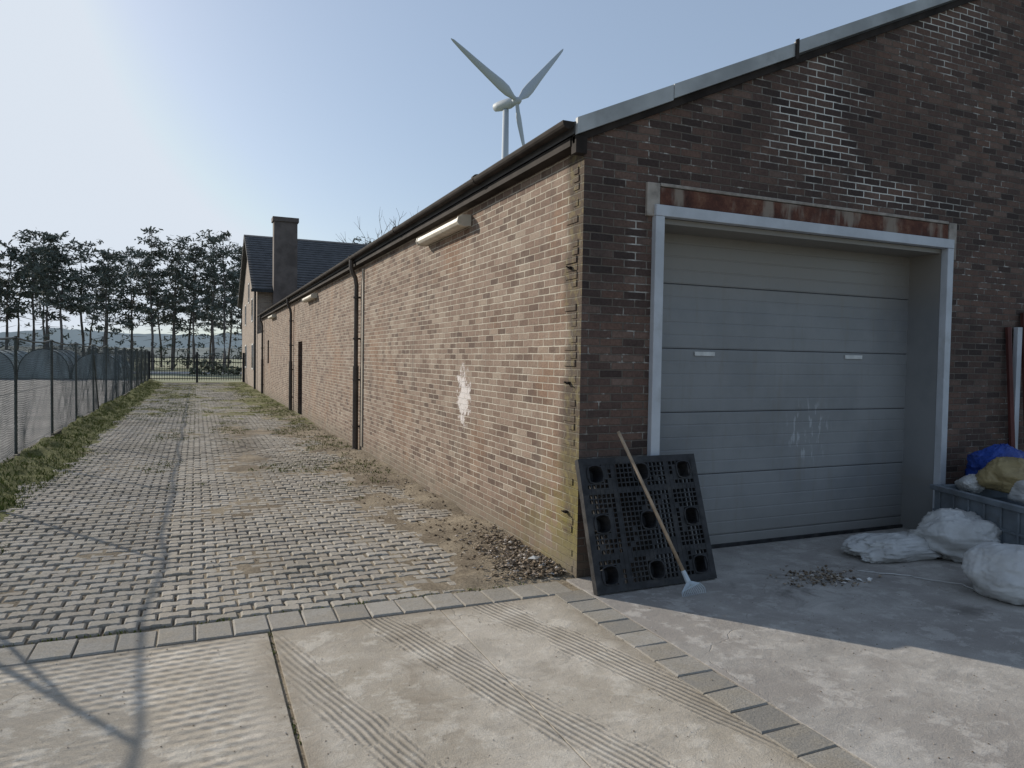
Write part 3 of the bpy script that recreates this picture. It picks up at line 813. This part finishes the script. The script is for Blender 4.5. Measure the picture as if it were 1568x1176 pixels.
RK=empty('leaf_rake')
A=Vector((3.115,4.06,.11)); B=Vector((2.815,4.50,1.09))
mb=MB(); mb.tube([A,B],.0125,10); mb.obj('handle',[m_wood],RK,smooth=True)
dr=(A-B).normalized(); sd=dr.cross(Vector((0,-1,.4))).normalized()
mb=MB(); mb.tube([A-dr*.05,A+dr*.03],[.016,.02],8)
for k in range(13):
    t=(k-6)/6; 
    p1=A+dr*.03+sd*t*.012; p2=A+dr*.075+sd*t*.085; p3=A+dr*.115+sd*t*.105; p3.z=max(.006,p3.z); p4=p3+Vector((0,-.012,0)); p4.z=.003
    mb.tube([p1,p2,p3,p4],[.0035,.003,.0025,.002],5)
c1=[A+dr*.07+sd*(t/6)*.08 for t in range(-6,7)]; mb.tube(c1,.004,5)
mb.obj('tines',[m_rake],RK)

# ---------------------------------------------------------------- sacks
def sack_mat(name,c,d):
    M=NT(name,0.5,0.4)
    a=M.noise(4,detail=5); 
    col=M.mix(M.ss(a,.4,.65),c,d)
    w=M.noise(5,detail=3,dist=2.0)
    return M.out(col,M.bump(M.math('ADD',w,M.math('MULTIPLY',M.noise(180,detail=2),.05)),0.45,0.03))
m_sw=sack_mat('white_woven_sack',(.52,.52,.51),(.42,.415,.40)); m_sy=sack_mat('jute_sack',(.33,.26,.13),(.24,.19,.10)); m_sb=sack_mat('blue_plastic_bag',(.02,.06,.30),(.02,.045,.2))
def sack(name,c,size,rz,mat,seed,fold=.16,neck=True,tilt=0):
    mb=MB(); nu,nv=96,56; sx,sy,sz=size
    def sp(c_,e): return math.copysign(abs(c_)**e,c_)
    R_=Matrix.Rotation(rz,4,'Z')@Matrix.Rotation(tilt,4,'Y')
    for j in range(nv+1):
        ph=-math.pi/2+math.pi*j/nv
        for i in range(nu):
            th=2*math.pi*i/nu
            x=sp(math.cos(ph),.7)*sp(math.cos(th),.55); y=sp(math.cos(ph),.7)*sp(math.sin(th),.7); z=sp(math.sin(ph),.9)
            n1=fr(x*.9+seed,y*.9,z*.9,2); 
            q=fr(x*1.2+seed*2,y*3.2,z*1.5+3,3); rg=max(0,1-abs(q)*7)
            q2=fr(x*3.0+seed*3,y*1.1,z*2+9,3); rg2=max(0,1-abs(q2)*8)
            k=1+fold*n1*1.1+fold*.25*rg+fold*.18*rg2
            if neck and x>.45: 
                t=(x-.45)/.55; y*=1-.6*t; z=z*(1-.5*t)+.05*t
                k*=1+.06*math.sin(th*14)*t
            v=R_@Vector((x*sx*k,y*sy*k,z*sz*k*(1-.15*abs(x))))
            mb.v.append((c[0]+v.x,c[1]+v.y,max(c[2]+v.z,c[2]-sz*.72)))
    for j in range(nv):
        for i in range(nu): mb.f.append((j*nu+i,j*nu+(i+1)%nu,(j+1)*nu+(i+1)%nu,(j+1)*nu+i)); mb.mi.append(0)
    return mb.obj(name,[mat],smooth=True)
sack('white_sack',(5.42,4.22,.08),(.42,.20,.11),rad(-8),m_sw,1,.30)
sack('white_sack',(5.84,3.98,.16),(.32,.25,.215),rad(130),m_sw,5,.30)
sack('white_sack',(5.28,3.22,.15),(.33,.25,.20),rad(20),m_sw,9,.16)
sack('jute_sack',(6.55,4.02,.64),(.24,.22,.17),rad(25),m_sy,13,.22)
sack('blue_plastic_bag',(6.85,4.33,.66),(.30,.22,.20),rad(10),m_sb,17,.3)
sack('white_sack',(6.38,4.28,.54),(.13,.1,.09),rad(60),m_sw,21,.3)
sack('white_sack',(6.42,3.78,.54),(.18,.12,.10),rad(60),m_sw,25,.3)
mb=MB()
pp=[Vector(p) for p in ((4.72,4.02,.004),(4.80,3.90,.012),(4.97,3.78,.006),(5.02,3.62,.010),(5.14,3.47,.014),(5.05,3.3,.004))]
pl=[]
for i in range(len(pp)-1):
    for k in range(4): pl.append(pp[i].lerp(pp[i+1],k/4)+Vector((random.gauss(0,.006),random.gauss(0,.006),0)))
mb.tube(pl,.004,5); mb.obj('plastic_strap',[m_sw])

CR=empty('plastic_crate'); m_crate=simple('crate_grey_plastic',(.17,.195,.22),0.5,0,0.25,6,dirt=(.12,.12,.12))
CM=Matrix.Translation((6.22,4.50,0))@Matrix.Rotation(rad(-18),4,'Z')
mb=MB()
def cb_(x0,x1,y0,y1,z0,z1): mb.box(x0,x1,y0,y1,z0,z1,0,CM)
CL,CW=1.25,1.0
cb_(0,.03,-CL,0,.10,.50); cb_(CW-.03,CW,-CL,0,.10,.50); cb_(.03,CW-.03,-.03,0,.10,.50); cb_(.03,CW-.03,-CL,-CL+.03,.10,.50)
cb_(.03,CW-.03,-CL+.03,-.03,.10,.13)
cb_(-.03,.028,-CL-.03,.03,.47,.515); cb_(CW-.028,CW+.03,-CL-.03,.03,.47,.515); cb_(.028,CW-.028,-CL-.03,-CL+.028,.471,.514); cb_(.028,CW-.028,-.028,.03,.471,.514)
for k in range(7):
    yy=-CL+.08+k*(CL-.16)/6
    cb_(-.018,-.001,yy-.01,yy+.01,.12,.468)
cb_(-.016,-.001,-CL,0,.28,.30)
for k in (0,.5,1): 
    yy=-CL+.06+k*(CL-.12); cb_(.0,.10,yy-.05,yy+.05,0,.099); cb_(CW-.1,CW,yy-.05,yy+.05,0,.099)
cb_(.03,CW-.03,-CL+.03,-.03,.36,.40)
mb.obj('crate_body',[m_crate],CR,bevel=.004)
LP=empty('leaning_profiles'); m_red=simple('red_brown_paint',(.10,.035,.03),.6)
mb=MB()
mb.tube([(7.40,4.50,0),(7.36,4.61,2.0)],.028,6,0); mb.tube([(7.62,4.48,0),(7.58,4.60,2.15)],.035,6,0)
mb.box(7.46,7.53,4.58,4.62,0,2.0,1); mb.obj('profiles',[m_red,m_frame],LP)

# ---------------------------------------------------------------- light
el=rad(24); sd=Vector((-.54,.84,0)).normalized()
sdir=Vector((sd.x*math.cos(el),sd.y*math.cos(el),math.sin(el)))
sl_=bpy.data.lights.new('sun','SUN'); sl_.energy=5.0; sl_.angle=rad(.53); sl_.color=(1,.92,.80)
so=bpy.data.objects.new('sun',sl_); so.rotation_euler=(-sdir).to_track_quat('-Z','Y').to_euler(); S.collection.objects.link(so)
W_=bpy.data.worlds.new('World'); S.world=W_; W_.use_nodes=True; nt=W_.node_tree
sk=nt.nodes.new('ShaderNodeTexSky'); sk.sky_type='NISHITA'; sk.sun_disc=False; sk.sun_elevation=el; sk.sun_rotation=math.atan2(sd.x,sd.y)
sk.air_density=1.0; sk.dust_density=1.3; sk.ozone_density=1.5
mn=nt.nodes.new('ShaderNodeVectorMath'); mn.operation='MINIMUM'; mn.inputs[1].default_value=(6.8,7.1,7.4)
nt.links.new(sk.outputs[0],mn.inputs[0])
mx=nt.nodes.new('ShaderNodeMix'); mx.data_type='RGBA'; mx.inputs[0].default_value=.5
nt.links.new(mn.outputs[0],mx.inputs[6]); mx.inputs[7].default_value=(2.7,3.3,4.2,1)   # flat haze colour added to the sky, warmed to fill in the shade
nt.links.new(mx.outputs[2],nt.nodes['Background'].inputs[0]); nt.nodes['Background'].inputs[1].default_value=.15
S.view_settings.view_transform='Standard'; S.view_settings.look='None'; S.view_settings.exposure=0

# ---------------------------------------------------------------- camera
cam=bpy.data.cameras.new('camera'); co=bpy.data.objects.new('camera',cam); S.collection.objects.link(co)
cam.sensor_width=36; cam.lens=36*1108/1568; cam.clip_end=6000; cam.clip_start=.05
yaw=rad(23.6); pitch=rad(1.93); roll=.0159
f=Vector((math.sin(yaw)*math.cos(pitch),math.cos(yaw)*math.cos(pitch),-math.sin(pitch)))
r=Vector((math.cos(yaw),-math.sin(yaw),0)); u=r.cross(f)
r2=r*math.cos(roll)+u*math.sin(roll); u2=-r*math.sin(roll)+u*math.cos(roll)
co.matrix_world=Matrix((( r2.x,u2.x,-f.x,0),(r2.y,u2.y,-f.y,0),(r2.z,u2.z,-f.z,1.6),(0,0,0,1)))
S.camera=co
